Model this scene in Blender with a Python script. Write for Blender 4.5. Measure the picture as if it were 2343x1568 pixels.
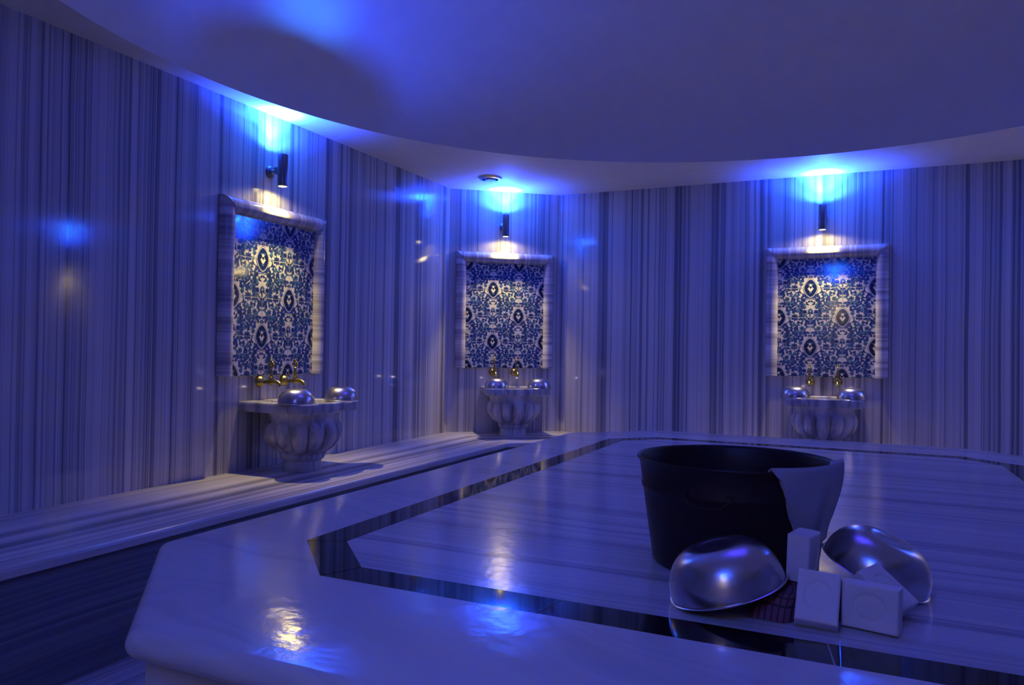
import bpy, bmesh, math, random
from math import sin, cos, pi, sqrt, radians, atan2, hypot
from mathutils import Vector, Matrix, noise

random.seed(7)
for o in list(bpy.data.objects):
    bpy.data.objects.remove(o, do_unlink=True)
SC = bpy.context.scene
COL = SC.collection

# ------------------------------------------------------------------ camera
EYE = 1.14
YAW, PITCH, ROLL, FPX = 0.431417286, 0.00993436, 0.0152429, 1711.859
fw = Vector((-sin(YAW)*cos(PITCH), cos(YAW)*cos(PITCH), sin(PITCH)))
r0 = Vector((cos(YAW), sin(YAW), 0))
u0 = r0.cross(fw)
r2 = r0*cos(ROLL) + u0*sin(ROLL)
u2 = -r0*sin(ROLL) + u0*cos(ROLL)
cd = bpy.data.cameras.new('camera')
cam = bpy.data.objects.new('camera', cd)
COL.objects.link(cam)
M = Matrix((( r2.x, u2.x, -fw.x, 0), (r2.y, u2.y, -fw.y, 0), (r2.z, u2.z, -fw.z, EYE), (0, 0, 0, 1)))
cam.matrix_world = M
cd.sensor_fit = 'HORIZONTAL'
cd.sensor_width = 36.0
cd.lens = FPX/2343*36.0
cd.clip_start = 0.02
SC.camera = cam

# ------------------------------------------------------------------ view, world, lamps and added fill
vs = SC.view_settings
vs.view_transform = 'Standard'
vs.look = 'None'
vs.gamma = 1.0
vs.use_curve_mapping = False
vs.exposure = 0.06
w = bpy.data.worlds.new('world')
SC.world = w
w.use_nodes = True
w.node_tree.nodes['Background'].inputs[0].default_value = (0.02, 0.02, 0.08, 1)
w.node_tree.nodes['Background'].inputs[1].default_value = 0.2

BLUE = (0.008, 0.045, 1.0)
CYAN = (0.02, 0.19, 1.0)
WARM = (1.0, 0.77, 0.20)
TILT = 11
P_UP_N, P_UP_W = 265.0, 135.0      # narrow and wide share of each uplight
P_DN_N, P_DN_W = 66.0, 3.0
P_DOME_FILL = 13.0  # added fill light in the dome crown, brightens the whole room
DOME_FILL_COL = (0.06, 0.045, 1.0)

# room plan
XL, YB, ZC, CX0, CY0, RC = -3.126, 6.085, 2.495, -0.298, 2.752, 2.71
XR, YF = 2*CX0 - XL, 2*CY0 - YB
DA, DB = 5.50, -2.355          # back-left diagonal meets the left wall at y=DA, the back wall at x=DB
OCT = [(XL, 2*CY0-DA), (XL, DA), (DB, YB), (2*CX0-DB, YB), (XR, DA), (XR, 2*CY0-DA), (2*CX0-DB, YF), (DB, YF)]
BENCH_Z, SLAB_Z = 0.44, 0.64

# ------------------------------------------------------------------ materials
def mat_new(name):
    m = bpy.data.materials.new(name)
    m.use_nodes = True
    nt = m.node_tree
    b = nt.nodes['Principled BSDF']
    return m, nt, b

def N(nt, t, **kw):
    n = nt.nodes.new(t)
    for k, v in kw.items():
        setattr(n, k, v)
    return n

def MATH(nt, op, a, b=None, c=None, clamp=False):
    n = nt.nodes.new('ShaderNodeMath')
    n.operation = op
    n.use_clamp = clamp
    for i, x in enumerate((a, b, c)):
        if x is None:
            continue
        if isinstance(x, (int, float)):
            n.inputs[i].default_value = x
        else:
            nt.links.new(x, n.inputs[i])
    return n.outputs[0]

def RAMP(nt, fac, stops):
    n = nt.nodes.new('ShaderNodeValToRGB')
    cr = n.color_ramp
    while len(cr.elements) < len(stops):
        cr.elements.new(0.5)
    for e, (p, c) in zip(cr.elements, stops):
        e.position = p
        e.color = (c[0], c[1], c[2], 1) if not isinstance(c, (int, float)) else (c, c, c, 1)
    nt.links.new(fac, n.inputs[0])
    return n.outputs[0]

def plain(name, col, rough=0.5, metal=0.0, spec=0.5, bump=0.0, bscale=60, var=0.0):
    m, nt, b = mat_new(name)
    b.inputs['Base Color'].default_value = (*col, 1)
    b.inputs['Roughness'].default_value = rough
    b.inputs['Metallic'].default_value = metal
    b.inputs['Specular IOR Level'].default_value = spec
    tc = N(nt, 'ShaderNodeTexCoord')
    if var > 0:
        nz = N(nt, 'ShaderNodeTexNoise')
        nz.inputs['Scale'].default_value = 9
        nz.inputs['Detail'].default_value = 5
        nt.links.new(tc.outputs['Object'], nz.inputs['Vector'])
        lo = tuple(c*(1-var) for c in col)
        hi = tuple(min(1, c*(1+var)) for c in col)
        nt.links.new(RAMP(nt, nz.outputs[0], [(0.3, lo), (0.7, hi)]), b.inputs['Base Color'])
    if bump > 0:
        nz = N(nt, 'ShaderNodeTexNoise')
        nz.inputs['Scale'].default_value = bscale
        nz.inputs['Detail'].default_value = 4
        nt.links.new(tc.outputs['Object'], nz.inputs['Vector'])
        bp = N(nt, 'ShaderNodeBump')
        bp.inputs['Strength'].default_value = bump
        bp.inputs['Distance'].default_value = 0.01
        nt.links.new(nz.outputs[0], bp.inputs['Height'])
        nt.links.new(bp.outputs[0], b.inputs['Normal'])
    return m

def striped(name, light, mid, dark, scale=9.0, fine=40.0, panel=0.0, rough=0.16, wav=0.01, lines=0.6, seed=0.0, bump=0.0, stops=(0.40, 0.52, 0.66), spec=0.5):
    """banded marble: bands run along uv.y, vary along uv.x (metres)"""
    m, nt, b = mat_new(name)
    uv = N(nt, 'ShaderNodeUVMap')
    sp = N(nt, 'ShaderNodeSeparateXYZ')
    nt.links.new(uv.outputs[0], sp.inputs[0])
    u, v = sp.outputs[0], sp.outputs[1]
    # slow wander of the bands along their length
    cb = N(nt, 'ShaderNodeCombineXYZ')
    nt.links.new(MATH(nt, 'MULTIPLY', u, 3.0), cb.inputs[0])
    nt.links.new(MATH(nt, 'MULTIPLY', v, 1.1), cb.inputs[1])
    wn = N(nt, 'ShaderNodeTexNoise')
    wn.inputs['Scale'].default_value = 1.0
    wn.inputs['Detail'].default_value = 2
    nt.links.new(cb.outputs[0], wn.inputs['Vector'])
    uu = MATH(nt, 'ADD', u, MATH(nt, 'MULTIPLY', MATH(nt, 'SUBTRACT', wn.outputs[0], 0.5), wav*2))
    if panel > 0:
        k = MATH(nt, 'FLOOR', MATH(nt, 'DIVIDE', u, panel))
        uu = MATH(nt, 'ADD', uu, MATH(nt, 'MULTIPLY', k, 3.71))
    uu = MATH(nt, 'ADD', uu, seed)
    def n1(sc, det, rg):
        n = N(nt, 'ShaderNodeTexNoise')
        n.noise_dimensions = '1D'
        n.inputs['Scale'].default_value = sc
        n.inputs['Detail'].default_value = det
        n.inputs['Roughness'].default_value = rg
        nt.links.new(uu, n.inputs['W'])
        return n.outputs[0]
    a = n1(scale, 5, 0.78)
    col = RAMP(nt, a, [(stops[0], light), (stops[1], mid), (stops[2], dark)])
    f = n1(fine, 3, 0.6)
    lf = MATH(nt, 'MULTIPLY', RAMP(nt, f, [(0.58, 0.0), (0.66, 1.0)]), lines)
    mx = N(nt, 'ShaderNodeMix')
    mx.data_type = 'RGBA'
    nt.links.new(lf, mx.inputs[0])
    nt.links.new(col, mx.inputs[6])
    mx.inputs[7].default_value = (*dark, 1)
    out = mx.outputs[2]
    if panel > 0:
        fr = MATH(nt, 'FRACT', MATH(nt, 'DIVIDE', u, panel))
        seam = MATH(nt, 'LESS_THAN', fr, 0.0025/panel)
        m2 = N(nt, 'ShaderNodeMix')
        m2.data_type = 'RGBA'
        nt.links.new(MATH(nt, 'MULTIPLY', seam, 0.7), m2.inputs[0])
        nt.links.new(out, m2.inputs[6])
        m2.inputs[7].default_value = (*[c*0.5 for c in dark], 1)
        out = m2.outputs[2]
    nt.links.new(out, b.inputs['Base Color'])
    b.inputs['Roughness'].default_value = rough
    b.inputs['Specular IOR Level'].default_value = spec
    if bump > 0:
        tc = N(nt, 'ShaderNodeTexCoord')
        nz = N(nt, 'ShaderNodeTexNoise')
        nz.inputs['Scale'].default_value = 14
        nz.inputs['Detail'].default_value = 5
        nt.links.new(tc.outputs['Object'], nz.inputs['Vector'])
        bp = N(nt, 'ShaderNodeBump')
        bp.inputs['Strength'].default_value = bump
        bp.inputs['Distance'].default_value = 0.004
        nt.links.new(nz.outputs[0], bp.inputs['Height'])
        nt.links.new(bp.outputs[0], b.inputs['Normal'])
    return m

LT, MD, DK = (0.56, 0.55, 0.57), (0.42, 0.42, 0.45), (0.15, 0.15, 0.19)
m_wall = striped('wall_marble', LT, MD, DK, scale=8, fine=36, panel=0.61, rough=0.07, wav=0.008, lines=0.7, stops=(0.43, 0.53, 0.63))
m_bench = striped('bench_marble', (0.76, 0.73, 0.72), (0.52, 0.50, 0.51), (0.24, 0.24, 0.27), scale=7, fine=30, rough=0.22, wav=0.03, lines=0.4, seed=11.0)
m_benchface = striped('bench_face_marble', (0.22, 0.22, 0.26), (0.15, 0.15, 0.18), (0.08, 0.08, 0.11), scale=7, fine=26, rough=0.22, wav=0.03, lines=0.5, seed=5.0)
m_field = striped('slab_field_marble', (0.58, 0.58, 0.62), (0.48, 0.48, 0.52), (0.28, 0.28, 0.33), scale=5, fine=17, rough=0.16, wav=0.05, lines=0.45, seed=2.0, bump=0.25, stops=(0.42, 0.56, 0.72))
m_rim = striped('slab_border_marble', (0.63, 0.63, 0.66), (0.61, 0.61, 0.64), (0.52, 0.52, 0.56), scale=3, fine=9, rough=0.13, wav=0.2, lines=0.15, seed=9.0, bump=0.35)
m_floor = striped('floor_marble', (0.62, 0.62, 0.64), (0.46, 0.46, 0.5), (0.25, 0.25, 0.3), scale=6, fine=22, rough=0.2, wav=0.03, lines=0.4, seed=4.0)
m_frame = striped('moulding_marble', (0.68, 0.66, 0.66), (0.45, 0.44, 0.47), (0.24, 0.23, 0.27), scale=8, fine=18, rough=0.15, wav=0.004, lines=0.5, seed=21.0)
m_black = plain('black_granite', (0.008, 0.008, 0.010), 0.05, spec=0.38)
m_joint = plain('pale_joint', (0.35, 0.35, 0.36), 0.5)
m_ceil = plain('painted_plaster', (0.80, 0.76, 0.60), 0.55, var=0.03, bump=0.03, bscale=120)
m_tile_w = plain('white_glaze', (0.72, 0.69, 0.62), 0.07, spec=0.6)
m_tile_b = plain('cobalt_glaze', (0.030, 0.055, 0.20), 0.07, spec=0.6)
m_tile_t = plain('steel_blue_glaze', (0.07, 0.15, 0.27), 0.07, spec=0.6)
m_tile_n = plain('navy_glaze', (0.012, 0.018, 0.07), 0.07, spec=0.6)
m_brass = plain('aged_brass', (0.30, 0.235, 0.075), 0.30, metal=1.0, bump=0.15, bscale=150, var=0.3)
m_steel = plain('dark_brushed_steel', (0.22, 0.22, 0.25), 0.32, metal=1.0)
m_tin = plain('tinned_copper', (0.60, 0.58, 0.62), 0.27, metal=1.0, bump=0.12, bscale=25, var=0.10)
m_bucket = plain('dark_brown_enamel', (0.018, 0.010, 0.010), 0.45, spec=0.22, bump=0.1, bscale=20, var=0.2)
m_soap = plain('white_soap', (0.74, 0.72, 0.74), 0.55, var=0.04, bump=0.08, bscale=40)
m_towel = plain('white_towel', (0.42, 0.42, 0.50), 0.9, bump=0.5, bscale=350)
m_chrome = plain('vent_chrome', (0.6, 0.6, 0.63), 0.25, metal=1.0)
m_dark = plain('dark_cavity', (0.02, 0.02, 0.02), 0.6)

def basin_mat():
    m, nt, b = mat_new('basin_marble')
    tc = N(nt, 'ShaderNodeTexCoord')
    mp = N(nt, 'ShaderNodeMapping')
    mp.inputs['Scale'].default_value = (5, 13, 2.2)
    mp.inputs['Rotation'].default_value = (0.1, 0.12, 0.5)
    nt.links.new(tc.outputs['Object'], mp.inputs[0])
    nz = N(nt, 'ShaderNodeTexNoise')
    nz.inputs['Scale'].default_value = 1.2
    nz.inputs['Detail'].default_value = 6
    nz.inputs['Roughness'].default_value = 0.6
    nt.links.new(mp.outputs[0], nz.inputs['Vector'])
    nt.links.new(RAMP(nt, nz.outputs[0], [(0.36, (0.60, 0.59, 0.60)), (0.52, (0.44, 0.43, 0.46)), (0.64, (0.22, 0.22, 0.26))]), b.inputs['Base Color'])
    b.inputs['Roughness'].default_value = 0.2
    return m
m_basin = basin_mat()

def plaid_mat():
    m, nt, b = mat_new('checked_cotton')
    uv = N(nt, 'ShaderNodeUVMap')
    sp = N(nt, 'ShaderNodeSeparateXYZ')
    nt.links.new(uv.outputs[0], sp.inputs[0])
    fx = MATH(nt, 'GREATER_THAN', MATH(nt, 'FRACT', MATH(nt, 'MULTIPLY', sp.outputs[0], 70)), 0.74)
    fy = MATH(nt, 'GREATER_THAN', MATH(nt, 'FRACT', MATH(nt, 'MULTIPLY', sp.outputs[1], 70)), 0.74)
    s = MATH(nt, 'MAXIMUM', fx, fy)
    nt.links.new(RAMP(nt, s, [(0.2, (0.17, 0.05, 0.07)), (0.8, (0.035, 0.02, 0.03))]), b.inputs['Base Color'])
    b.inputs['Roughness'].default_value = 0.9
    return m
m_plaid = plaid_mat()

def glow(name, col, s):
    m, nt, b = mat_new(name)
    b.inputs['Base Color'].default_value = (0.8, 0.8, 0.8, 1)
    b.inputs['Emission Color'].default_value = (*col, 1)
    b.inputs['Emission Strength'].default_value = s
    return m
m_lens_w = glow('warm_lamp_lens', (1.0, 0.80, 0.42), 9.0)
m_lens_b = glow('blue_lamp_lens', (0.08, 0.35, 1.0), 9.0)

# ------------------------------------------------------------------ mesh helpers
def obj(name, bm, mats, parent=None, smooth=False, angle=None):
    if name != 'painted_tiles':
        bmesh.ops.recalc_face_normals(bm, faces=bm.faces)
    me = bpy.data.meshes.new(name)
    bm.to_mesh(me)
    bm.free()
    if not isinstance(mats, (list, tuple)):
        mats = [mats]
    for m in mats:
        me.materials.append(m)
    o = bpy.data.objects.new(name, me)
    COL.objects.link(o)
    if parent is not None:
        o.parent = parent
    if smooth:
        me.shade_smooth()
        if angle:
            me.set_sharp_from_angle(angle=radians(angle))
    return o

def thing(name, label, cat, loc=(0, 0, 0), rz=0.0, group=None):
    o = bpy.data.objects.new(name, None)
    COL.objects.link(o)
    o.location = loc
    o.rotation_euler = (0, 0, rz)
    o.empty_display_size = 0.05
    o['label'] = label
    o['category'] = cat
    if group:
        o['group'] = group
    return o

def tag(o, label, cat, group=None):
    o['label'] = label
    o['category'] = cat
    if group:
        o['group'] = group
    return o

def dup(root, label, loc, rz):
    c = root.copy()
    COL.objects.link(c)
    c.location = loc
    c.rotation_euler = (0, 0, rz)
    c['label'] = label
    for ch in [x for x in bpy.data.objects if x.parent == root]:
        d = ch.copy()
        COL.objects.link(d)
        d.parent = c
        for g in [x for x in bpy.data.objects if x.parent == ch]:
            e = g.copy()
            COL.objects.link(e)
            e.parent = d
    return c

def newbm():
    return bmesh.new()

def lathe(bm, prof, n=64, rfun=None, mat=0, cx=0.0, cy=0.0):
    """prof: list of (r, z); r==0 closes.  rfun(theta, r, z, index)->r"""
    rings = []
    for i, (r, z) in enumerate(prof):
        if r <= 1e-6:
            rings.append([bm.verts.new((cx, cy, z))])
        else:
            ring = []
            for k in range(n):
                t = 2*pi*k/n
                rr = rfun(t, r, z, i) if rfun else r
                ring.append(bm.verts.new((cx + rr*cos(t), cy + rr*sin(t), z)))
            rings.append(ring)
    for a, b in zip(rings, rings[1:]):
        for k in range(n):
            k2 = (k+1) % n
            if len(a) == 1 and len(b) == 1:
                continue
            if len(a) == 1:
                f = bm.faces.new((a[0], b[k], b[k2]))
            elif len(b) == 1:
                f = bm.faces.new((a[k], b[0], a[k2]))
            else:
                f = bm.faces.new((a[k], b[k], b[k2], a[k2]))
            f.material_index = mat
    return rings

def tube(bm, pts, rad, n=12, caps=True, mat=0):
    pts = [Vector(p) for p in pts]
    m = len(pts)
    rads = rad if isinstance(rad, (list, tuple)) else [rad]*m
    rings = []
    prev = None
    for i, p in enumerate(pts):
        t = (pts[min(i+1, m-1)] - pts[max(i-1, 0)]).normalized()
        if prev is None:
            a = Vector((0, 0, 1)) if abs(t.z) < 0.9 else Vector((1, 0, 0))
            x = t.cross(a).normalized()
        else:
            x = (prev - t*prev.dot(t)).normalized()
        prev = x
        y = t.cross(x)
        rings.append([bm.verts.new(p + (x*cos(2*pi*k/n) + y*sin(2*pi*k/n))*rads[i]) for k in range(n)])
    for a, b in zip(rings, rings[1:]):
        for k in range(n):
            f = bm.faces.new((a[k], a[(k+1) % n], b[(k+1) % n], b[k]))
            f.material_index = mat
    if caps:
        bm.faces.new(rings[0][::-1]).material_index = mat
        bm.faces.new(rings[-1]).material_index = mat

def xform(bm, mtx, verts=None):
    bmesh.ops.transform(bm, matrix=mtx, verts=verts or bm.verts)

def offset_poly(poly, d):
    """inward offset (d>0) of a convex polygon listed clockwise or counter-clockwise"""
    n = len(poly)
    cx = sum(p[0] for p in poly)/n
    cy = sum(p[1] for p in poly)/n
    lines = []
    for i in range(n):
        a, b = poly[i], poly[(i+1) % n]
        dx, dy = b[0]-a[0], b[1]-a[1]
        L = hypot(dx, dy)
        nx, ny = -dy/L, dx/L
        if (cx-a[0])*nx + (cy-a[1])*ny < 0:
            nx, ny = -nx, -ny
        lines.append((nx, ny, nx*a[0]+ny*a[1]+d))
    out = []
    for i in range(n):
        a1, b1, c1 = lines[i-1]
        a2, b2, c2 = lines[i]
        det = a1*b2-a2*b1
        out.append(((c1*b2-c2*b1)/det, (a1*c2-a2*c1)/det))
    return out

def set_uv(bm, fn):
    """fn(face, co)->(u,v)"""
    lay = bm.loops.layers.uv.verify()
    for f in bm.faces:
        for l in f.loops:
            l[lay].uv = fn(f, l.vert.co)

def rounded(poly, r, seg=6):
    """round the corners of a convex polygon"""
    out = []
    n = len(poly)
    for i in range(n):
        p = Vector(poly[i])
        a = (Vector(poly[i-1])-p)
        b = (Vector(poly[(i+1) % n])-p)
        la, lb = a.length, b.length
        a.normalize(); b.normalize()
        ang = a.angle(b)
        t = min(r/math.tan(ang/2), la*0.45, lb*0.45)
        p0, p1 = p+a*t, p+b*t
        for k in range(seg+1):
            s = k/seg
            q = p0*(1-s)**2 + p*2*s*(1-s) + p1*s*s
            out.append((q.x, q.y))
    return out

# ------------------------------------------------------------------ room shell
names = ['left', 'back_left', 'back', 'back_right', 'right', 'front_right', 'front', 'front_left']
OUT = offset_poly(OCT, -0.12)
Z0, Z1 = -0.02, ZC + 0.02
acc = 0.0
for i, nm in enumerate(names):
    a, b = OCT[i], OCT[(i+1) % 8]
    a2, b2 = OUT[i], OUT[(i+1) % 8]
    bm = newbm()
    vv = []
    for z in (Z0, Z1):
        for p in (a, b, b2, a2):
            vv.append(bm.verts.new((p[0], p[1], z)))
    for q in ((0, 1, 2, 3), (4, 7, 6, 5), (0, 4, 5, 1), (1, 5, 6, 2), (2, 6, 7, 3), (3, 7, 4, 0)):
        bm.faces.new([vv[k] for k in q])
    d = Vector((b[0]-a[0], b[1]-a[1]))
    L = d.length
    d.normalize()
    off = acc
    set_uv(bm, lambda f, co: ((co.x-a[0])*d.x + (co.y-a[1])*d.y + off, co.z))
    acc += L + 0.137
    o = obj('wall_' + nm, bm, m_wall)
    o['kind'] = 'structure'

# floor
bm = newbm()
fo = offset_poly(OCT, -0.12)
top = [bm.verts.new((p[0], p[1], 0.0)) for p in fo]
bot = [bm.verts.new((p[0], p[1], -0.1)) for p in fo]
bm.faces.new(top); bm.faces.new(bot[::-1])
for k in range(8):
    bm.faces.new((top[k], bot[k], bot[(k+1) % 8], top[(k+1) % 8]))
set_uv(bm, lambda f, co: (co.x, co.y))
obj('floor', bm, m_floor)['kind'] = 'structure'

# ceiling: flat ring with a round opening and a shallow dome over it
bm = newbm()
angs = sorted(set([2*pi*k/192 for k in range(192)] + [atan2(p[1]-CY0, p[0]-CX0) % (2*pi) for p in fo]))
def exit_oct(t):
    best = 1e9
    for i in range(8):
        a, b = fo[i], fo[(i+1) % 8]
        ex, ey = b[0]-a[0], b[1]-a[1]
        dx, dy = cos(t), sin(t)
        det = dx*(-ey) + ex*dy
        if abs(det) < 1e-9:
            continue
        ax, ay = a[0]-CX0, a[1]-CY0
        s = (ax*(-ey) + ex*ay)/det
        v = (dx*ay - dy*ax)/det
        if s > 0 and -1e-6 <= v <= 1+1e-6:
            best = min(best, s)
    return best
rows = []
def ringat(r, z, fn=None):
    return [bm.verts.new((CX0 + (fn(t) if fn else r)*cos(t), CY0 + (fn(t) if fn else r)*sin(t), z)) for t in angs]
n = len(angs)
outer_top = ringat(0, ZC+1.0, exit_oct)
outer = ringat(0, ZC, exit_oct)
inner = ringat(RC, ZC)
rows = [outer_top, outer, inner]
RISE = 1.30
for k in range(1, 28):
    t = (pi/2)*k/28
    rows.append(ringat(RC*cos(t), ZC + 0.012 + RISE*sin(t)))
for a, b in zip(rows, rows[1:]):
    for k in range(n):
        bm.faces.new((a[k], a[(k+1) % n], b[(k+1) % n], b[k]))
bm.faces.new(rows[-1])
ce = obj('ceiling', bm, m_ceil, smooth=True, angle=30)
ce['kind'] = 'structure'

# ------------------------------------------------------------------ bench along the walls
def prism_ring(bm, outer, inner, z0, z1, lip=0.012):
    n = len(outer)
    def ring(pl, z):
        return [bm.verts.new((p[0], p[1], z)) for p in pl]
    inn2 = offset_poly(inner, -lip)
    inn3 = offset_poly(inner, -lip*0.3)
    rows = [ring(outer, z0), ring(outer, z1), ring(inn2, z1), ring(inn3, z1-lip*0.3), ring(inner, z1-lip), ring(inner, z0)]
    for a, b in zip(rows, rows[1:]+rows[:1]):
        for k in range(n):
            bm.faces.new((a[k], a[(k+1) % n], b[(k+1) % n], b[k]))

BIN = offset_poly(OCT, 0.743)
def wall_uv(poly, horizontal_top):
    segs = []
    for i in range(8):
        a, b = poly[i], poly[(i+1) % 8]
        d = Vector((b[0]-a[0], b[1]-a[1])).normalized()
        nrm = Vector((-d.y, d.x))
        if (CX0-a[0])*nrm.x + (CY0-a[1])*nrm.y < 0:
            nrm = -nrm
        segs.append((a, d, nrm))
    def fn(f, co):
        c = f.calc_center_median()
        best = min(segs, key=lambda s: (c.x-s[0][0])*s[2].x + (c.y-s[0][1])*s[2].y)
        a, d, nrm = best
        du = (co.x-a[0])*nrm.x + (co.y-a[1])*nrm.y
        dv = (co.x-a[0])*d.x + (co.y-a[1])*d.y
        if horizontal_top:
            return (du, dv)
        return (co.z*1.0 + 40, dv)
    return fn
t = thing('marble_bench', 'low striped marble bench running along the walls, three basins standing on it', 'bench')
bm = newbm()
prism_ring(bm, offset_poly(OCT, 0.001), BIN, BENCH_Z-0.035, BENCH_Z)
set_uv(bm, wall_uv(OCT, True))
obj('bench_top', bm, m_bench, t)
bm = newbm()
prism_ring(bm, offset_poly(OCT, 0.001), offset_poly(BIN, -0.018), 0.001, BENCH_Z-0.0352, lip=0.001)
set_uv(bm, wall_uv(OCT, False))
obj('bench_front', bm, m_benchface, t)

# ------------------------------------------------------------------ central heated slab
SX0, SX1, SY0, SY1, SCH = -1.603, 1.033, 0.908, 4.77, 0.45
def octrect(x0, x1, y0, y1, c):
    return [(x0, y0+c), (x0, y1-c), (x0+c, y1), (x1-c, y1), (x1, y1-c), (x1, y0+c), (x1-c, y0), (x0+c, y0)]
S_OUT = octrect(SX0, SX1, SY0, SY1, SCH)
I_OUT = octrect(-1.286, 0.716, 1.319, 4.36, 0.225)
I_IN = octrect(-1.190, 0.620, 1.412, 4.267, 0.170)
t = thing('heated_slab', 'large octagonal white marble slab with a black stone band, in the middle of the room', 'marble slab')
def ringmesh(bm, polys_z):
    rows = [[bm.verts.new((p[0], p[1], z)) for p in pl] for pl, z in polys_z]
    m = len(rows[0])
    for a, b in zip(rows, rows[1:]):
        for k in range(m):
            bm.faces.new((a[k], a[(k+1) % m], b[(k+1) % m], b[k]))
    return rows
# white border with a rounded nosing
bm = newbm()
rr = 0.021
rin = rounded(I_OUT, 0.0001, 6)
prof = []
TH = 0.055
def so(d):
    return rounded(offset_poly(S_OUT, d), 0.035, 6)
prof.append((rin, SLAB_Z-TH))
prof.append((rin, SLAB_Z))
for k in range(0, 13):
    a = pi/2 - pi*k/12
    prof.append((so(0.028 - 0.028*cos(a)), SLAB_Z - TH/2 + TH/2*sin(a)))
rows = ringmesh(bm, prof)
m_ = len(rows[0])
for k in range(m_):
    bm.faces.new((rows[-1][k], rows[-1][(k+1) % m_], rows[0][(k+1) % m_], rows[0][k]))
bmesh.ops.remove_doubles(bm, verts=bm.verts, dist=1e-5)
set_uv(bm, lambda f, co: (co.y*0.9+co.z*0.3+co.x*0.18, co.x))
obj('white_border', bm, m_rim, t, smooth=True, angle=40)
# black band in pieces with thin pale joints
bm = newbm()
for i in range(8):
    o1, o2 = Vector(I_OUT[i]), Vector(I_OUT[(i+1) % 8])
    i1, i2 = Vector(I_IN[i]), Vector(I_IN[(i+1) % 8])
    L = (o2-o1).length
    npc = max(1, round(L/0.62))
    for k in range(npc):
        s0, s1 = k/npc, (k+1)/npc
        ga = 0.0016/L
        s0 += ga; s1 -= ga
        q = [o1.lerp(o2, s0), o1.lerp(o2, s1), i1.lerp(i2, s1), i1.lerp(i2, s0)]
        tp = [bm.verts.new((p.x, p.y, SLAB_Z)) for p in q]
        bt = [bm.verts.new((p.x, p.y, SLAB_Z-0.02)) for p in q]
        bm.faces.new(tp)
        for j in range(4):
            bm.faces.new((tp[j], bt[j], bt[(j+1) % 4], tp[(j+1) % 4]))
    # joint bed
q = ringmesh(bm, [(I_OUT, SLAB_Z-0.0012), (I_IN, SLAB_Z-0.0012)])
bm.faces.ensure_lookup_table()
for f in bm.faces[-8:]:
    f.material_index = 1
obj('black_band', bm, [m_black, m_joint], t)
# inner field
bm = newbm()
tp = [bm.verts.new((p[0], p[1], SLAB_Z)) for p in offset_poly(I_IN, 0.0012)]
bt = [bm.verts.new((p[0], p[1], SLAB_Z-0.03)) for p in offset_poly(I_IN, 0.0012)]
bm.faces.new(tp)
for j in range(8):
    bm.faces.new((tp[j], bt[j], bt[(j+1) % 8], tp[(j+1) % 8]))
set_uv(bm, lambda f, co: (co.y + co.x*0.02, co.x))
obj('striped_field', bm, m_field, t)
# body below
bm = newbm()
body = offset_poly(S_OUT, 0.034)
tp = [bm.verts.new((p[0], p[1], SLAB_Z-TH-0.0002)) for p in body]
bt = [bm.verts.new((p[0], p[1], 0.0005)) for p in body]
bm.faces.new(tp); bm.faces.new(bt[::-1])
for j in range(8):
    bm.faces.new((tp[j], bt[j], bt[(j+1) % 8], tp[(j+1) % 8]))
set_uv(bm, lambda f, co: (co.x+co.y, co.z))
obj('slab_body', bm, m_rim, t)

# ------------------------------------------------------------------ tile panels
def clip(poly, x0, x1, z0, z1):
    def cut(pl, inside, inter):
        out = []
        for i in range(len(pl)):
            a, b = pl[i-1], pl[i]
            ia, ib = inside(a), inside(b)
            if ia != ib:
                out.append(inter(a, b))
            if ib:
                out.append(b)
        return out
    def ix(c):
        return lambda a, b: (c, a[1]+(b[1]-a[1])*(c-a[0])/(b[0]-a[0]))
    def iz(c):
        return lambda a, b: (a[0]+(b[0]-a[0])*(c-a[1])/(b[1]-a[1]), c)
    for ins, it in ((lambda p: p[0] >= x0, ix(x0)), (lambda p: p[0] <= x1, ix(x1)), (lambda p: p[1] >= z0, iz(z0)), (lambda p: p[1] <= z1, iz(z1))):
        poly = cut(poly, ins, it)
        if len(poly) < 3:
            return []
    return poly

def leaf(x, y, ang, ln, wd, bend=0.3, n=7):
    """curved leaf as a closed outline, tile units"""
    up, lo = [], []
    for i in range(n+1):
        s = i/n
        cx = s*ln
        cyy = bend*ln*sin(pi*s)*0.5
        hw = wd*0.5*sin(pi*min(1, s**0.75))
        up.append((cx, cyy+hw)); lo.append((cx, cyy-hw))
    pts = up + lo[::-1][1:-1]
    c, s_ = cos(ang), sin(ang)
    return [(x+p[0]*c-p[1]*s_, y+p[0]*s_+p[1]*c) for p in pts]

def rosette(x, y, r, k=8, dent=0.35, rot=0.0, n=40):
    return [(x+r*(1-dent*abs(sin(k*(2*pi*i/n)/2+rot)))*cos(2*pi*i/n), y+r*(1-dent*abs(sin(k*(2*pi*i/n)/2+rot)))*sin(2*pi*i/n)) for i in range(n)]

def ogee(x, y, w_, h_, n=12):
    pts = []
    for i in range(2*n):
        t_ = pi*i/n
        cx = sin(t_); cyy = cos(t_)
        k = 1.0
        pts.append((x + w_*cx*(abs(cx)**0.15), y + h_*(cyy if abs(cyy) < 0.6 else math.copysign(0.6+(abs(cyy)-0.6)*1.6, cyy))*1.0))
    return pts

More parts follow.
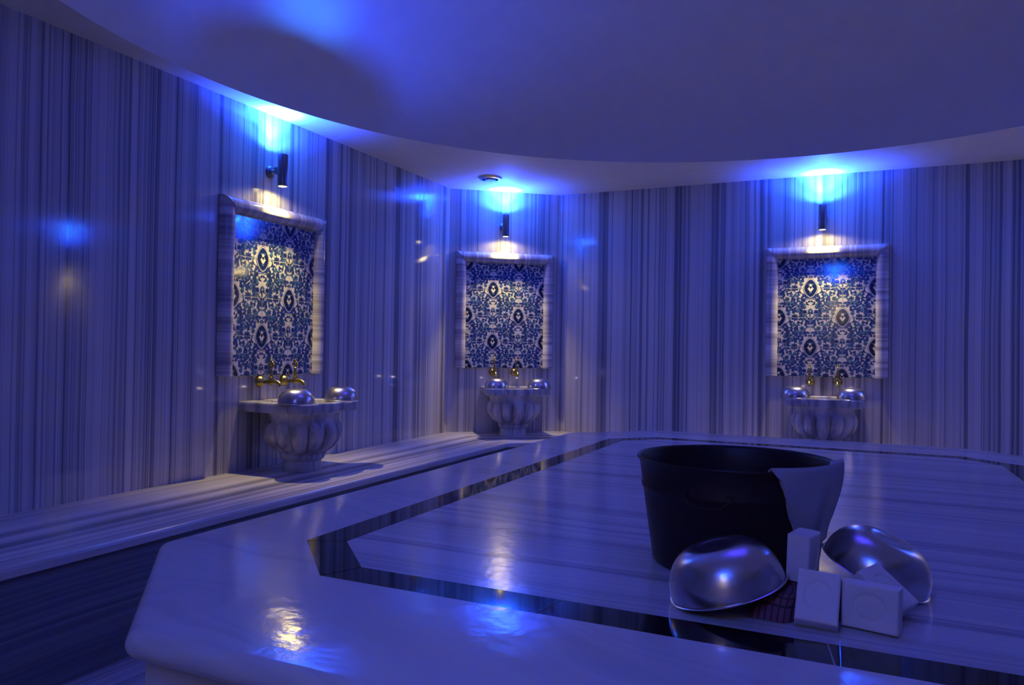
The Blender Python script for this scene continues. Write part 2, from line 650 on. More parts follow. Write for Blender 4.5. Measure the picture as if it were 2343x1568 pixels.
def motif():
    """half cell x in [0,1], y in [-.5,.5] around the medallion at (0,0)..(1,?); list of (layer, poly)"""
    rnd = random.Random(5)
    P = []
    # rosettes between medallions
    ros = [(0.50, 0.02, 0.135, 0), (0.30, 0.47, 0.10, 1), (0.74, -0.36, 0.10, 1), (0.82, 0.20, 0.09, 0), (0.22, -0.40, 0.085, 0), (0.62, 0.40, 0.075, 1)]
    occ = [(0, 0, 0.30), (1, 0.5, 0.22), (1, -0.5, 0.22)]
    for x, y, r, kind in ros:
        P.append((1 if kind == 0 else 2, rosette(x, y, r, 7 if kind else 8, 0.42)))
        P.append((3, rosette(x, y, r*0.30, 6, 0.2, n=18)))
        for k in range(6):
            a = 2*pi*k/6 + 0.4 + kind*0.5
            P.append((1 if (k+kind) % 2 else 2, leaf(x+cos(a)*r*1.12, y+sin(a)*r*1.12, a+0.5, 0.17, 0.07, 0.5 if k % 2 else -0.5)))
        occ.append((x, y, r*1.15))
    # fans on the plain joints (1, 0)
    for s in (-1, 1):
        for k, a in enumerate((95, 118, 146)):
            P.append((2 if k % 2 else 1, leaf(1.0-0.008, -0.22, radians(a), 0.40-0.05*k, 0.05, -0.35)))
    P.append((1, [(0.992, -0.45), (1.0, -0.45), (1.0, 0.2), (0.992, 0.2)]))
    # scrolling stems
    for (x0, y0, x1, y1, b) in ((0.0, 0.36, 0.5, 0.12, 0.25), (0.0, -0.36, 0.5, -0.10, -0.25), (0.5, 0.1, 1.0, 0.30, -0.3), (0.5, -0.1, 1.0, -0.26, 0.3), (0.05, 0.45, 0.6, 0.42, 0.2)):
        nn = 10
        up, lo = [], []
        for i in range(nn+1):
            s = i/nn
            dx, dy = x1-x0, y1-y0
            L = hypot(dx, dy)
            ox, oy = -dy/L, dx/L
            q = b*L*sin(pi*s)
            px, py = x0+dx*s+ox*q, y0+dy*s+oy*q
            up.append((px+ox*0.008, py+oy*0.008)); lo.append((px-ox*0.008, py-oy*0.008))
        P.append((1, up+lo[::-1]))
    # filler leaves
    tries = 0
    placed = []
    while tries < 900:
        tries += 1
        x, y = rnd.uniform(0.03, 0.97), rnd.uniform(-0.49, 0.49)
        if any(hypot(x-a, y-b) < r+0.02 for a, b, r in occ):
            continue
        if any(hypot(x-a, y-b) < 0.070 for a, b in placed):
            continue
        placed.append((x, y))
        a = atan2(y, x-0.5) + rnd.choice((0.6, -0.6, 1.2)) + rnd.uniform(-0.4, 0.4)
        P.append((rnd.choice((1, 1, 2)), leaf(x-0.05*cos(a), y-0.05*sin(a), a, rnd.uniform(0.11, 0.16), rnd.uniform(0.06, 0.085), rnd.choice((-0.5, 0.5)))))
    # medallion on the axis (half drawn, mirrored)
    P.append((1, ogee(0, 0, 0.235, 0.275)))
    P.append((0, ogee(0, 0, 0.222, 0.262)))
    P.append((1, ogee(0, 0, 0.205, 0.240)))
    P.append((3, ogee(0, 0, 0.180, 0.210)))
    P.append((2, [(0.0, -0.19), (0.05, -0.15), (0.02, -0.10), (0, -0.11)]))
    P.append((0, leaf(0.012, -0.12, radians(50), 0.15, 0.06, 0.4)))
    P.append((0, leaf(0.004, -0.03, radians(62), 0.10, 0.035, -0.4)))
    P.append((0, rosette(0, 0.10, 0.055, 6, 0.35, n=24)))
    P.append((2, leaf(0.04, 0.10, radians(30), 0.09, 0.045, 0.4)))
    P.append((1, leaf(0.02, 0.14, radians(75), 0.06, 0.03, 0.3)))
    return P

def tile_field(x0, x1, z0, z1, T, px, pz):
    """tile face in the plane y=0 (room side -y); medallion lattice starts at px,pz"""
    bm = newbm()
    def add(poly, lay, depth):
        if len(poly) < 3:
            return
        vs = [bm.verts.new((p[0], -depth, p[1])) for p in poly]
        try:
            f = bm.faces.new(vs)
            f.material_index = lay
        except ValueError:
            pass
    # body
    d0 = 0.0
    body = [bm.verts.new(v) for v in ((x0, 0, z0), (x1, 0, z0), (x1, 0, z1), (x0, 0, z1), (x0, .012, z0), (x1, .012, z0), (x1, .012, z1), (x0, .012, z1))]
    for q in ((0, 1, 2, 3), (5, 4, 7, 6), (4, 0, 3, 7), (1, 5, 6, 2), (3, 2, 6, 7), (4, 5, 1, 0)):
        bm.faces.new([body[k] for k in q])
    P = motif()
    NM = len(P) - 10
    lay_k = [(1 if lay in (1, 2) and len(poly) == 40 else 2 if lay == 3 else 0) if k < NM else 3 + k - NM for k, (lay, poly) in enumerate(P)]
    order = 0
    for n_, (lay, poly) in enumerate(P):
        dep = 0.0004 + 0.00016*lay_k[n_] + (0.0001*((n_*0.618) % 1.0))
        for j in range(-1, 6):
            for i in range(-2, 4):
                ox = px + (2*i + (j % 2))*T
                oz = pz + j*T
                mid = abs(sum(p[0] for p in poly)) < 1e-3*len(poly)
                for s in ((1,) if mid else (1, -1)):
                    # per cell clip: x within one tile of the axis, y half a tile
                    pl = [(ox + s*p[0]*T, oz + p[1]*T) for p in poly]
                    lo_, hi_ = (ox-T, ox+T) if mid else ((ox, ox+T) if s > 0 else (ox-T, ox))
                    lo_, hi_ = max(x0, lo_), min(x1, hi_)
                    lim = clip(pl, lo_, hi_, z0, z1) if hi_ > lo_ else []
                    if s < 0:
                        lim = lim[::-1]
                    if len(lim) >= 3:
                        ar = sum(lim[k-1][0]*lim[k][1]-lim[k][0]*lim[k-1][1] for k in range(len(lim)))
                        if ar < 0:
                            lim = lim[::-1]
                        add(lim, lay, dep)
    # pale tile joints (broken by medallions like in the photograph)
    dj = 0.0004 + 0.00016*2.5
    def strip(a, b, c, d):
        add([(a, c), (b, c), (b, d), (a, d)], 0, dj)
    j = -1
    for j in range(-1, 7):
        z = pz + j*T
        if z0 < z < z1:
            strip(x0, x1, z-0.0012, z+0.0012)
    for i in range(-3, 5):
        x = px + i*T
        if x0 < x < x1:
            strip(x-0.0007, x+0.0007, z0, z1)
    bmesh.ops.triangulate(bm, faces=[f for f in bm.faces if len(f.verts) > 4])
    return bm

FW, FH, FD = 0.095, 0.090, 0.055
def half_round(path, inward, closed=False):
    pass

def make_panel(label, loc, rz):
    """local frame: wall plane y=0, room toward -y, x along wall, z up; base at bottom centre"""
    W2, H = 0.425, 0.985
    IW = W2 - 0.088
    TH_ = H - 0.094
    t = thing('tile_panel', label, 'tile panel', loc, rz, 'framed tile panels over the basins')
    bm = tile_field(-IW-0.01, IW+0.01, 0.0, TH_+0.01, 0.2225, -0.105, 0.2225)
    xform(bm, Matrix.Translation((0, -0.0125, 0)))
    obj('painted_tiles', bm, [m_tile_w, m_tile_b, m_tile_t, m_tile_n], t)
    def prof(k, nseg=14):
        a = pi*k/nseg
        return (-cos(a), sin(a)**0.8)
    # side mouldings
    for s in (-1, 1):
        bm = newbm()
        rows = []
        NS = 14
        for k in range(NS+1):
            c, h = prof(k)
            xo = s*(W2 - 0.044 - 0.044*c)       # c=-1 outer, c=1 inner
            dep = -FD*h
            frac = (s*xo - IW)/0.088            # 0 inner .. 1 outer
            ztop = TH_ + frac*0.094
            rows.append((bm.verts.new((xo, dep, 0)), bm.verts.new((xo, dep, ztop))))
        for a, b in zip(rows, rows[1:]):
            bm.faces.new((a[0], a[1], b[1], b[0]))
        bm.faces.new([r[0] for r in rows])
        set_uv(bm, lambda f, co: (co.z + (3.3 if s > 0 else 0.0), co.x))
        obj('side_moulding', bm, m_frame, t, smooth=True, angle=50)
    bm = newbm()
    rows = []
    NS = 14
    for k in range(NS+1):
        c, h = prof(k)
        zo = TH_ + 0.047 - 0.047*c
        frac = (zo - TH_)/0.094
        xo = IW + frac*0.088
        rows.append((bm.verts.new((-xo, -FD*1.12*h, zo)), bm.verts.new((xo, -FD*1.12*h, zo))))
    for a, b in zip(rows, rows[1:]):
        bm.faces.new((a[0], b[0], b[1], a[1]))
    bm.faces.new([r[0] for r in rows]); bm.faces.new([r[1] for r in rows][::-1])
    set_uv(bm, lambda f, co: (co.x + 7.7, co.z))
    obj('top_moulding', bm, m_frame, t, smooth=True, angle=50)
    return t

# local frames of the three walls: rotation so that local -y points into the room
RZ_L = pi/2        # left wall: local -y -> +x
dd = Vector((DB-XL, YB-DA)).normalized()
RZ_D = atan2(dd.y, dd.x)   # back-left diagonal: local x along wall, -y into the room
RZ_B = 0.0
DM = Vector(((XL+DB)/2, (DA+YB)/2))
def wl(y, z, d=0.0):
    return (XL + d, y, z)
nd = Vector((dd.y, -dd.x))
def wd(s, z, d=0.0):
    p = DM + dd*s + nd*d
    return (p.x, p.y, z)
def wb(x, z, d=0.0):
    return (x, YB - d, z)
PZ = 0.973
p1 = make_panel('floral tile panel in striped marble frame above the left basin, tallest in view', wl(3.415, PZ, 0.001), RZ_L)
dup(p1, 'floral tile panel in striped marble frame above the middle basin on the short corner wall', wd(0.0, PZ+0.012, 0.001), RZ_D)
dup(p1, 'floral tile panel in striped marble frame above the right basin, farthest right', wb(-0.213, PZ, 0.001), RZ_B)

# ------------------------------------------------------------------ wall lamps
def light(name, kind, parent, z, down, col, power, size, blend, radius):
    L = bpy.data.lights.new(name, kind)
    L.color = col
    L.energy = power
    L.spot_size = radians(size)
    L.spot_blend = blend
    L.shadow_soft_size = radius
    o = bpy.data.objects.new(name, L)
    COL.objects.link(o)
    o.parent = parent
    o.location = (0, 0, z)
    if not down:
        o.rotation_euler = (pi, 0, 0)
    return o

def make_lamp(label, loc, rz, group='tube lamps on the walls'):
    """base (empty) at the wall; tube 0.1 m in front"""
    t = thing('wall_lamp', label, 'wall lamp', loc, rz, group)
    h, r = 0.092, 0.0285
    bm = newbm()
    lathe(bm, [(r-0.004, -h+0.012), (r-0.004, -h), (r-0.001, -h-0.001), (r, -h+0.002), (r, h-0.002), (r-0.001, h+0.001), (r-0.004, h), (r-0.004, h-0.012)], 40)
    xform(bm, Matrix.Translation((0, -0.1, 0)))
    tb = obj('tube', bm, m_steel, t, smooth=True, angle=35)
    for nm, z, mt in (('warm_lens', -h+0.003, m_lens_w), ('blue_lens', h-0.003, m_lens_b)):
        bm = newbm()
        lathe(bm, [(0, z), (r-0.0042, z)], 32)
        xform(bm, Matrix.Translation((0, -0.1, 0)))
        obj(nm, bm, mt, tb)
    # mount: round rose on the wall with a stub arm
    bm = newbm()
    lathe(bm, [(0, 0), (0.034, 0), (0.034, 0.012), (0.030, 0.016), (0.012, 0.020), (0.012, 0.075), (0, 0.075)], 32)
    xform(bm, Matrix.Rotation(pi/2, 4, 'X'))
    obj('wall_mount', bm, m_steel, t, smooth=True, angle=35)
    bm = newbm()
    q = [(-0.014, -0.02), (0.014, -0.02), (0.014, 0.02), (-0.014, 0.02)]
    a = [bm.verts.new((x, -0.05, z)) for x, z in q]
    b = [bm.verts.new((x, -0.074, z)) for x, z in q]
    bm.faces.new(a); bm.faces.new(b[::-1])
    for k in range(4):
        bm.faces.new((a[k], b[k], b[(k+1) % 4], a[(k+1) % 4]))
    obj('clamp', bm, m_steel, t)
    for nm, z, dn, col, pw, sz, bl in (('blue_beam', h+0.004, False, CYAN, P_UP_N, 84, 1.0), ('blue_spill', h+0.004, False, BLUE, P_UP_W, 158, 0.5),
                                       ('warm_beam', -h-0.004, True, WARM, P_DN_N, 82, 1.0), ('warm_spill', -h-0.004, True, WARM, P_DN_W, 168, 0.35)):
        L = light(nm, 'SPOT', t, z, dn, col, pw, sz, bl, 0.02 if not dn else 0.012)
        L.location = (0, -0.1, z)
        if 'beam' in nm:        # the heads lean a little toward the wall
            ti = radians(TILT)
            L.rotation_euler = (ti*0.4, 0, 0) if dn else (pi - ti, 0, 0)
    return t
LZ = 2.158
l1 = make_lamp('steel tube wall lamp above the left tile panel, nearest in view', wl(3.365, LZ), RZ_L)
dup(l1, 'steel tube wall lamp above the middle tile panel, just below the round ceiling vent', wd(-0.022, LZ+0.03), RZ_D)
dup(l1, 'steel tube wall lamp above the right tile panel, over the bucket', wb(-0.237, LZ), RZ_B)
# lamps on the walls outside the picture, which light the room and show in the polished stone
dup(l1, 'steel tube wall lamp on the far right corner wall', (2*CX0-DM.x, DM.y, LZ), -RZ_D)
dup(l1, 'steel tube wall lamp on the wall behind the viewer', (-0.3, YF, LZ), pi)

# made-up blue fill light with a ring, added in the dome crown (out of the picture)
L = bpy.data.lights.new('dome_fill_light', 'AREA')
L.shape = 'DISK'
L.size = 1.5
L.color = DOME_FILL_COL
L.energy = P_DOME_FILL
dl = thing('dome_fill', 'added round blue fill light in the crown of the dome', 'ceiling lamp', (CX0, CY0, ZC+1.26))
lo = bpy.data.objects.new('fill_light', L)
COL.objects.link(lo)
lo.parent = dl
lo.location = (0, 0, -0.03)
bm = newbm()
lathe(bm, [(0.75, 0.02), (0.80, 0.02), (0.80, -0.02), (0.75, -0.02), (0.75, 0.02)], 48)
obj('fill_ring', bm, m_steel, dl, smooth=True, angle=40)  # ring made up to go with the added fill light

# ------------------------------------------------------------------ basins
EARS = [(0.150, -0.185, 0.082), (0.150, 0.185, 0.082)]
def plan_r(t, inset=0.0):
    dx, dy = cos(t), sin(t)
    r = 0.232 - inset
    # straight back part running to the wall (local -x)
    if dx < 0:
        hx, hy = 0.262, 0.235 - inset
        rx = hx/abs(dx)
        ry = hy/abs(dy) if abs(dy) > 1e-6 else 1e9
        r = max(r, min(rx, ry))
    for ex, ey, er in EARS:
        er -= inset
        bb = dx*ex + dy*ey
        disc = bb*bb - (ex*ex+ey*ey-er*er)
        if disc > 0 and bb > 0:
            r = max(r, bb + sqrt(disc))
    return r

def make_basin(label, loc, rz):
    """local: +x into the room, wall at x=-0.266"""
    t = thing('marble_basin', label, 'basin', loc, rz, 'carved marble basins on the bench')
    bm = newbm()
    lathe(bm, [(0, 0.0003), (0.108, 0.0003), (0.110, 0.006), (0.108, 0.030), (0.104, 0.052), (0.104, 0.058), (0.118, 0.068), (0.124, 0.080), (0.128, 0.094), (0.122, 0.104), (0, 0.104)], 64)
    obj('pedestal', bm, m_basin, t, smooth=True, angle=40)
    bm = newbm()
    zz = [(0.118, 0.100, 0.2), (0.140, 0.112, 0.6), (0.165, 0.130, 1), (0.187, 0.155, 1), (0.203, 0.185, 1), (0.210, 0.215, 1), (0.209, 0.240, 1), (0.203, 0.262, 0.8), (0.196, 0.276, 0.35), (0.192, 0.286, 0.05), (0.192, 0.300, 0), (0.198, 0.322, 0), (0.204, 0.336, 0)]
    amp = {round(z, 3): a for _, z, a in zz}
    NL = 13
    def rf(th, r, z, i):
        a = amp.get(round(z, 3), 0)
        g = abs(cos(NL*th/2))            # rounded lobes with sharp grooves
        return r*(1 + 0.06*min(1, a+0.35))*(1 - 0.14*a*(1-g**0.55))
    lathe(bm, [(r, z) for r, z, _ in zz], NL*16, rf)
    obj('lobed_bowl', bm, m_basin, t, smooth=True, angle=60)
    # rim slab with ears and the hollow
    bm = newbm()
    n = 360
    A = [2*pi*k/n for k in range(n)]
    def ring(fn, z):
        return [bm.verts.new((fn(a)*cos(a), fn(a)*sin(a), z)) for a in A]
    def const(c):
        return lambda a: c
    rows = [ring(const(0.195), 0.334), ring(lambda a: plan_r(a, 0.010), 0.334), ring(lambda a: plan_r(a, 0.003), 0.340), ring(lambda a: plan_r(a), 0.350), ring(lambda a: plan_r(a), 0.382), ring(lambda a: plan_r(a, 0.004), 0.389), ring(lambda a: plan_r(a, 0.010), 0.390),
            ring(const(0.183), 0.390), ring(const(0.177), 0.386), ring(const(0.170), 0.340), ring(const(0.150), 0.25), ring(const(0.10), 0.19), ring(const(0.03), 0.175)]
    for a, b in zip(rows, rows[1:]):
        for k in range(n):
            bm.faces.new((a[k], a[(k+1) % n], b[(k+1) % n], b[k]))
    bm.faces.new(rows[-1])
    obj('eared_rim', bm, m_basin, t, smooth=True, angle=30)
    return t
BD = 0.266
b1 = make_basin('carved marble basin with lobed sides, nearest, by the left wall', (XL+BD, 3.385, BENCH_Z+0.0004), 0.0)
dup(b1, 'carved marble basin on the bench at the short corner wall, middle of three', wd(0.03, BENCH_Z+0.0004, BD), atan2(nd.y, nd.x))
dup(b1, 'carved marble basin at the back wall, its foot hidden behind the slab', wb(-0.205, BENCH_Z+0.0004, BD), -pi/2)

# ------------------------------------------------------------------ brass taps
def make_tap(label, loc, rz):
    """local: wall at x=0, +x into room"""
    t = thing('brass_tap', label, 'tap', loc, rz, 'brass taps over the basins')
    bm = newbm()
    lathe(bm, [(0, 0), (0.030, 0), (0.0325, 0.005), (0.030, 0.012), (0.0325, 0.017), (0.028, 0.030), (0.019, 0.038), (0.012, 0.043), (0.011, 0.058), (0, 0.058)], 28)
    xform(bm, Matrix.Rotation(pi/2, 4, 'Y'))
    obj('wall_rose', bm, m_brass, t, smooth=True, angle=45)
    bm = newbm()
    pts = [(0.05, 0, 0), (0.075, 0, 0), (0.09, 0, 0), (0.105, 0, 0), (0.13, 0, 0.001), (0.148, 0, -0.004), (0.160, 0, -0.014), (0.165, 0, -0.026)]
    tube(bm, pts, [0.011, 0.012, 0.017, 0.015, 0.012, 0.0115, 0.011, 0.012], 16)
    lathe(bm, [(0, -0.024), (0.006, -0.022), (0.011, -0.014), (0.017, 0.0), (0.016, 0.012), (0.012, 0.018), (0.015, 0.022), (0.015, 0.027), (0.010, 0.031), (0, 0.032)], 20, cx=0.092)
    obj('spout', bm, m_brass, t, smooth=True, angle=50)
    bm = newbm()
    lathe(bm, [(0, 0.03), (0.009, 0.031), (0.006, 0.040), (0.011, 0.048), (0.012, 0.054), (0.006, 0.064), (0.005, 0.072), (0.009, 0.078), (0.005, 0.083), (0, 0.084)], 20, cx=0.092)
    # pierced leaf-shaped key above the stem
    def blob(x, z, r):
        lathe_b = []
        rr_ = r
        for k in range(0, 9):
            a = -pi/2 + pi*k/8
            lathe_b.append((max(0, rr_*cos(a)) if 0 < k < 8 else 0, z + rr_*sin(a)))
        before = set(bm.verts)
        lathe(bm, lathe_b, 12, cx=x)
    tube(bm, [(0.092 + 0.016*cos(a), 0, 0.099 + 0.016*sin(a)) for a in [2*pi*k/16 for k in range(17)]], 0.0045, 8, caps=False)
    blob(0.092, 0.121, 0.0075); blob(0.092, 0.133, 0.0045); blob(0.074, 0.099, 0.006); blob(0.110, 0.099, 0.006); blob(0.092, 0.099, 0.006)
    obj('handle', bm, m_brass, t, smooth=True, angle=50)
    return t
TZ = 0.937
t1 = make_tap('aged brass tap, nearer one over the left basin', wl(3.31, TZ), 0.0)
dup(t1, 'aged brass tap, farther one over the left basin', wl(3.51, TZ), 0.0)
rzd = atan2(nd.y, nd.x)
dup(t1, 'aged brass tap, left one over the middle basin', wd(-0.10, TZ+0.012), rzd)
dup(t1, 'aged brass tap, right one over the middle basin', wd(0.088, TZ+0.012), rzd)
dup(t1, 'aged brass tap, left one over the right basin', wb(-0.314, TZ), -pi/2)
dup(t1, 'aged brass tap, right one over the right basin', wb(-0.123, TZ), -pi/2)

# ------------------------------------------------------------------ metal bowls
def bowl_bm(R, hf=0.80):
    """upside-down washing bowl, mouth on z=0"""
    bm = newbm()
    out = [(1.035, 0.0), (1.045, 0.012), (1.03, 0.026), (1.0, 0.03), (1.0, 0.10), (0.985, 0.24), (0.95, 0.38), (0.89, 0.53), (0.81, 0.66), (0.71, 0.765), (0.60, 0.835), (0.50, 0.872), (0.42, 0.885), (0.37, 0.882), (0.335, 0.865), (0.29, 0.85), (0.20, 0.852), (0.10, 0.862), (0, 0.866)]
    inn = [(0, 0.845), (0.31, 0.83), (0.42, 0.862), (0.58, 0.815), (0.79, 0.64), (0.87, 0.51), (0.93, 0.37), (0.965, 0.24), (0.978, 0.10), (0.98, 0.0), (1.035, 0.0)]
    prof = [(r*R, z*R*hf/0.8) for r, z in inn] + [(r*R, z*R*hf/0.8) for r, z in out[1:]]
    lathe(bm, prof, 72)
    return bm
def make_bowl(label, loc, R, rot, group, hf=0.80):
    bm = bowl_bm(R, hf)
    o = obj('washing_bowl', bm, m_tin, smooth=True, angle=60)
    o.location = loc
    o.rotation_euler = rot
    return tag(o, label, 'bowl', group)
G1 = 'tinned bowls upside down on the basin rims'
RZM = BENCH_Z + 0.3912
w1 = make_bowl('upside-down metal bowl on the left basin, nearer of the two', (XL+BD+0.105, 3.385-0.185, RZM), 0.098, (0, 0, 0), G1, 0.72)
def cp(o, label, loc):
    c = o.copy()
    COL.objects.link(c)
    c.location = loc
    c['label'] = label
    return c
cp(w1, 'upside-down metal bowl on the left basin, farther of the two, on its right ear', (XL+BD+0.115, 3.385+0.195, RZM))
def bd(lx, ly, s=0.03):
    p = DM + dd*(s + ly) + nd*(BD + lx)
    return (p.x, p.y, RZM)
cp(w1, 'upside-down metal bowl on the middle basin, left of the two', bd(0.11, -0.165))
cp(w1, 'upside-down metal bowl on the middle basin, right of the two', bd(0.125, 0.185))
cp(w1, 'upside-down metal bowl on the right basin, left of the two', (-0.205-0.188, YB-BD-0.12, RZM))
cp(w1, 'upside-down metal bowl on the right basin, right of the two', (-0.205+0.180, YB-BD-0.12, RZM))

# ------------------------------------------------------------------ ceiling vent
t = thing('ceiling_vent', 'round metal air vent in the ceiling above the middle basin', 'vent', (-2.635, 5.265, ZC))
bm = newbm()
lathe(bm, [(0.094, -0.0005), (0.094, -0.006), (0.080, -0.016), (0.066, -0.016), (0.064, -0.006), (0.064, -0.0005), (0.094, -0.0005)], 48)
obj('vent_ring', bm, m_chrome, t, smooth=True, angle=40)
bm = newbm()
lathe(bm, [(0, -0.024), (0.040, -0.024), (0.046, -0.018), (0.040, -0.012), (0.012, -0.010), (0.012, -0.001), (0, -0.001)], 40)
obj('vent_disc', bm, m_chrome, t, smooth=True, angle=40)
bm = newbm()
lathe(bm, [(0, -0.001), (0.064, -0.001)], 40)
obj('vent_throat', bm, m_dark, t)

# ------------------------------------------------------------------ bucket
BX, BY, BR0, BR1, BH = -0.266, 1.868, 0.190, 0.2255, 0.250
t = thing('metal_bucket', 'wide dark brown metal bucket standing on the slab', 'bucket', (BX, BY, SLAB_Z+0.0005))
bm = newbm()
def br(z):
    return BR0 + (BR1-BR0)*z/BH
pf = [(0, 0.004), (BR0-0.006, 0.004), (BR0-0.002, 0.0), (BR0+0.001, 0.004)]
for z in (0.02, 0.05, 0.10, 0.150, 0.172):
    pf.append((br(z), z))
for z, d in ((0.176, 0.0025), (0.180, 0.003), (0.184, 0.0025), (0.188, 0)):
    pf.append((br(z)+d, z))
pf += [(br(0.215), 0.215), (br(0.236), 0.236), (br(0.242)+0.004, 0.242), (br(0.246)+0.0055, 0.2465), (br(0.25)+0.003, 0.250), (br(0.25)-0.001, 0.2485), (br(0.24)-0.003, 0.243)]
for z in (0.2, 0.15, 0.1, 0.05, 0.012):
    pf.append((br(z)-0.003, z))
pf.append((0, 0.010))
lathe(bm, pf, 96)
obj('pail', bm, m_bucket, t, smooth=True, angle=40)
va = atan2(-BY, -BX)       # direction from bucket to the viewer
ha = va - 0.26
def on_b(a, z, off=0.0):
    r = br(z) + off
    return (r*cos(a), r*sin(a), z)
bm = newbm()
tube(bm, [on_b(ha-0.22, 0.186, 0.004), on_b(ha-0.21, 0.178, 0.009), on_b(ha-0.16, 0.168, 0.011), on_b(ha-0.07, 0.163, 0.012), on_b(ha+0.07, 0.163, 0.012), on_b(ha+0.16, 0.168, 0.011), on_b(ha+0.21, 0.178, 0.009), on_b(ha+0.22, 0.186, 0.004)], 0.0028, 10)
for s in (-1, 1):
    tube(bm, [on_b(ha+s*0.22, 0.186, -0.001), on_b(ha+s*0.22, 0.186, 0.010)], [0.009, 0.007], 12)
hd = obj('drop_handle', bm, m_bucket, t, smooth=True, angle=45)

# ------------------------------------------------------------------ towel hanging over the bucket rim
def cam_ray(px, py):
    return fw + r2*((px-1171.5)/FPX) - u2*((py-784.0)/FPX)
def make_towel():
    A0, A1 = 0, 0
    # hanging length (m) against angle on the rim, measured from the photograph's outline
    aL, aR = va + 0.33, va + 1.56
    keys = [(0.0, 0.045), (0.10, 0.115), (0.22, 0.165), (0.34, 0.200), (0.48, 0.208), (0.58, 0.185), (0.70, 0.155), (0.85, 0.125), (1.0, 0.085)]
    def lenat(s):
        for (a, la), (b, lb) in zip(keys, keys[1:]):
            if s <= b:
                return la + (lb-la)*(s-a)/(b-a)
        return keys[-1][1]
    bm = newbm()
    nu, nv, ni = 60, 30, 8
    grid = []
    for i in range(nu+1):
        s = i/nu
        col = []
        a = aL + (aR-aL)*s
        L = lenat(s) + 0.004*sin(s*37)
        for j in range(-ni, nv+1):
            if j < 0:                 # inside of the pail
                q = -j/ni
                z = BH + 0.004 - 0.035*q
                r = br(z) - 0.006 - 0.003*q
            else:
                q = j/nv
                z = BH + 0.004 - L*q
                fold = 0.0055*sin(s*17 + q*2.5)*q**0.7 + 0.006*q*noise.noise(Vector((s*4, q*3, 1.3)))
                r = br(max(z, 0)) + 0.0085 + 0.004*sin(pi*min(1, q*1.3)) + 0.008*max(0.0, s-0.6)*2 + fold
                if q < 0.06:
                    z += 0.003*(1-q/0.06)
            # edges gather toward the middle as the cloth falls
            g = max(0.0, j/nv)
            aa = a + (0.16*g*(1-s)**2) - 0.22*g*(s**2)
            col.append((aa, r, z))
        grid.append(col)
    vs = [[bm.verts.new((BX + r*cos(a), BY + r*sin(a), SLAB_Z + z)) for a, r, z in c] for c in grid]
    for i in range(nu):
        for j in range(len(vs[0])-1):
            bm.faces.new((vs[i][j], vs[i+1][j], vs[i+1][j+1], vs[i][j+1]))
    o = obj('hand_towel', bm, m_towel, smooth=True)
    md = o.modifiers.new('thickness', 'SOLIDIFY')
    md.thickness = 0.004
    md.offset = 1
    return tag(o, 'white cloth hanging over the right side of the bucket rim', 'towel')
make_towel()

# ------------------------------------------------------------------ folded checked cloth under the soap
def make_cloth():
    bm = newbm()
    nx, ny = 44, 26
    lay = bm.loops.layers.uv.verify()
    x0, x1, y0, y1 = -0.185, 0.022, 1.478, 1.660
    Ht = 0.052
    top = []
    for i in range(nx+1):
        c = []
        for j in range(ny+1):
            s, q = i/nx, j/ny
            ex = min(s, 1-s)*2; ey = min(q, 1-q)*2
            prof = min(1, (ex*3.5))**0.5 * min(1, (ey*3.0))**0.5
            x = x0 + (x1-x0)*s + 0.012*sin(q*5)
            k_ = min(1, max(0, (s-0.30)/0.22)); k_ = 0.052*k_*k_*(3-2*k_) + 0.03*max(0, s-0.6)
            y = (y0+k_) + (y1-y0-k_)*q + 0.004*sin(s*9+0.5)
            z = 0.001 + Ht*prof*(0.93 + 0.10*noise.noise(Vector((s*4, q*3, 0))))
            c.append(bm.verts.new((x, y, SLAB_Z + z)))
        top.append(c)
    for i in range(nx):
        for j in range(ny):
            f = bm.faces.new((top[i][j], top[i+1][j], top[i+1][j+1], top[i][j+1]))
            for l, (a, b) in zip(f.loops, ((i, j), (i+1, j), (i+1, j+1), (i, j+1))):
                l[lay].uv = (a/nx*0.26, b/ny*0.22)
    o = obj('folded_cloth', bm, m_plaid, smooth=True)
    return tag(o, 'dark red checked cloth folded under the soap bars and bowls', 'cloth')
make_cloth()

# ------------------------------------------------------------------ the two large bowls on the slab
G2 = None
def tilt(axis_dir, ang):
    ax = Vector((-axis_dir[1], axis_dir[0], 0)).normalized()   # lean the crown toward axis_dir
    return Matrix.Rotation(ang, 4, ax).to_euler()
o = make_bowl('large upside-down metal bowl leaning in front of the bucket, left of the soap', (-0.229, 1.545, SLAB_Z+0.032), 0.1135, tilt((-0.95, -0.25), radians(17)), None, 0.71)
o = make_bowl('large upside-down metal bowl tilted behind the soap bars, right of the bucket', (0.040, 1.778, SLAB_Z+0.040), 0.108, tilt((0.97, -0.10), radians(22)), None, 0.66)

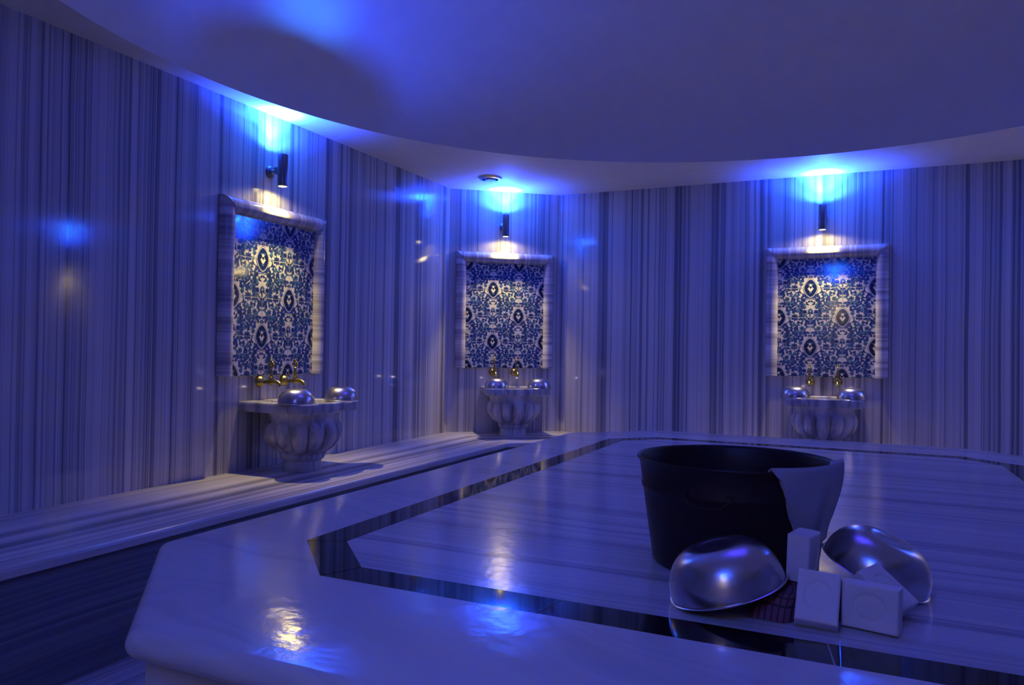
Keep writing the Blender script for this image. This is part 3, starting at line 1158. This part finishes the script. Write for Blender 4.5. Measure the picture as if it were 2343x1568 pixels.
# ------------------------------------------------------------------ soap bars
def soap_bm(lx, ly, lz):
    """lying bar: big stamped face up"""
    bm = newbm()
    n = 40
    m_ = 28
    b = 0.004
    def rr(u, half):
        return u*half
    # top grid with an oval recess
    def height(x, y):
        e = sqrt((x/(lx*0.30))**2 + (y/(ly*0.33))**2)
        d = 0.0
        if e < 1.0:
            d -= 0.0022*min(1, (1-e)/0.07)
        if e < 0.8:
            d += 0.0010*min(1, (0.8-e)/0.07)
        if e < 0.66:
            d += 0.0005*sin(x*800)*sin(y*500)*min(1, (0.66-e)/0.2)
        ex = (lx/2-abs(x)); ey = (ly/2-abs(y))
        k = min(ex, ey)
        if k < b:
            d -= b*(1-sqrt(max(0, 1-(1-k/b)**2)))
        return lz/2 + d
    def axis(half, cnt):
        v = [-half, -half+b*0.15, -half+b*0.45, -half+b]
        v += [(-half+b) + (2*half-2*b)*k/cnt for k in range(1, cnt)]
        v += [half-b, half-b*0.45, half-b*0.15, half]
        return v
    X = axis(lx/2, n); Y = axis(ly/2, m_)
    for sgn in (1, -1):
        g = [[bm.verts.new((x, y, sgn*height(x, y))) for y in Y] for x in X]
        for i in range(len(X)-1):
            for j in range(len(Y)-1):
                bm.faces.new((g[i][j], g[i+1][j], g[i+1][j+1], g[i][j+1]))
        if sgn == 1:
            gt = g
        else:
            gb = g
    nx_, ny_ = len(X), len(Y)
    loop = [(i, 0) for i in range(nx_)] + [(nx_-1, j) for j in range(1, ny_)] + [(i, ny_-1) for i in range(nx_-2, -1, -1)] + [(0, j) for j in range(ny_-2, 0, -1)]
    for k in range(len(loop)):
        a, c = loop[k], loop[(k+1) % len(loop)]
        bm.faces.new((gt[a[0]][a[1]], gt[c[0]][c[1]], gb[c[0]][c[1]], gb[a[0]][a[1]]))
    bmesh.ops.remove_doubles(bm, verts=bm.verts, dist=1e-6)
    return bm
def make_soap(label, size, mtx):
    bm = soap_bm(*size)
    o = obj('soap_bar', bm, m_soap, smooth=True, angle=38)
    o.matrix_world = mtx
    return tag(o, label, 'soap', 'white soap bars beside the bucket')
def place(center, xdir, zdir):
    x = Vector(xdir).normalized()
    z = Vector(zdir)
    z = (z - x*z.dot(x)).normalized()
    y = z.cross(x)
    return Matrix(((x.x, y.x, z.x, center[0]), (x.y, y.y, z.y, center[1]), (x.z, y.z, z.z, SLAB_Z+center[2]), (0, 0, 0, 1)))
# upright bar on the cloth, narrow side toward the viewer
make_soap('white soap bar standing upright on the cloth, topmost, against the hanging cloth', (0.092, 0.060, 0.045), place((-0.092, 1.602, 0.100), (0.03, -0.05, 1), (0.93, -0.30, 0)))
make_soap('white soap bar with oval stamp leaning back, between the left bowl and the front bar', (0.098, 0.074, 0.036), place((-0.060, 1.500, 0.047), (0.04, 0.62, 0.80), (0.02, -0.80, 0.60)))
make_soap('white soap bar with oval stamp standing upright, nearest and rightmost on its edge', (0.096, 0.080, 0.046), place((0.030, 1.525, 0.0410), (1, -0.20, 0.0), (-0.20, -1, 0.10)))
make_soap('white soap bar lying at a slant behind the nearest bar, beside the right bowl', (0.098, 0.075, 0.036), place((0.052, 1.610, 0.046), (0.62, -0.30, -0.50), (0.35, -0.25, 0.75)))
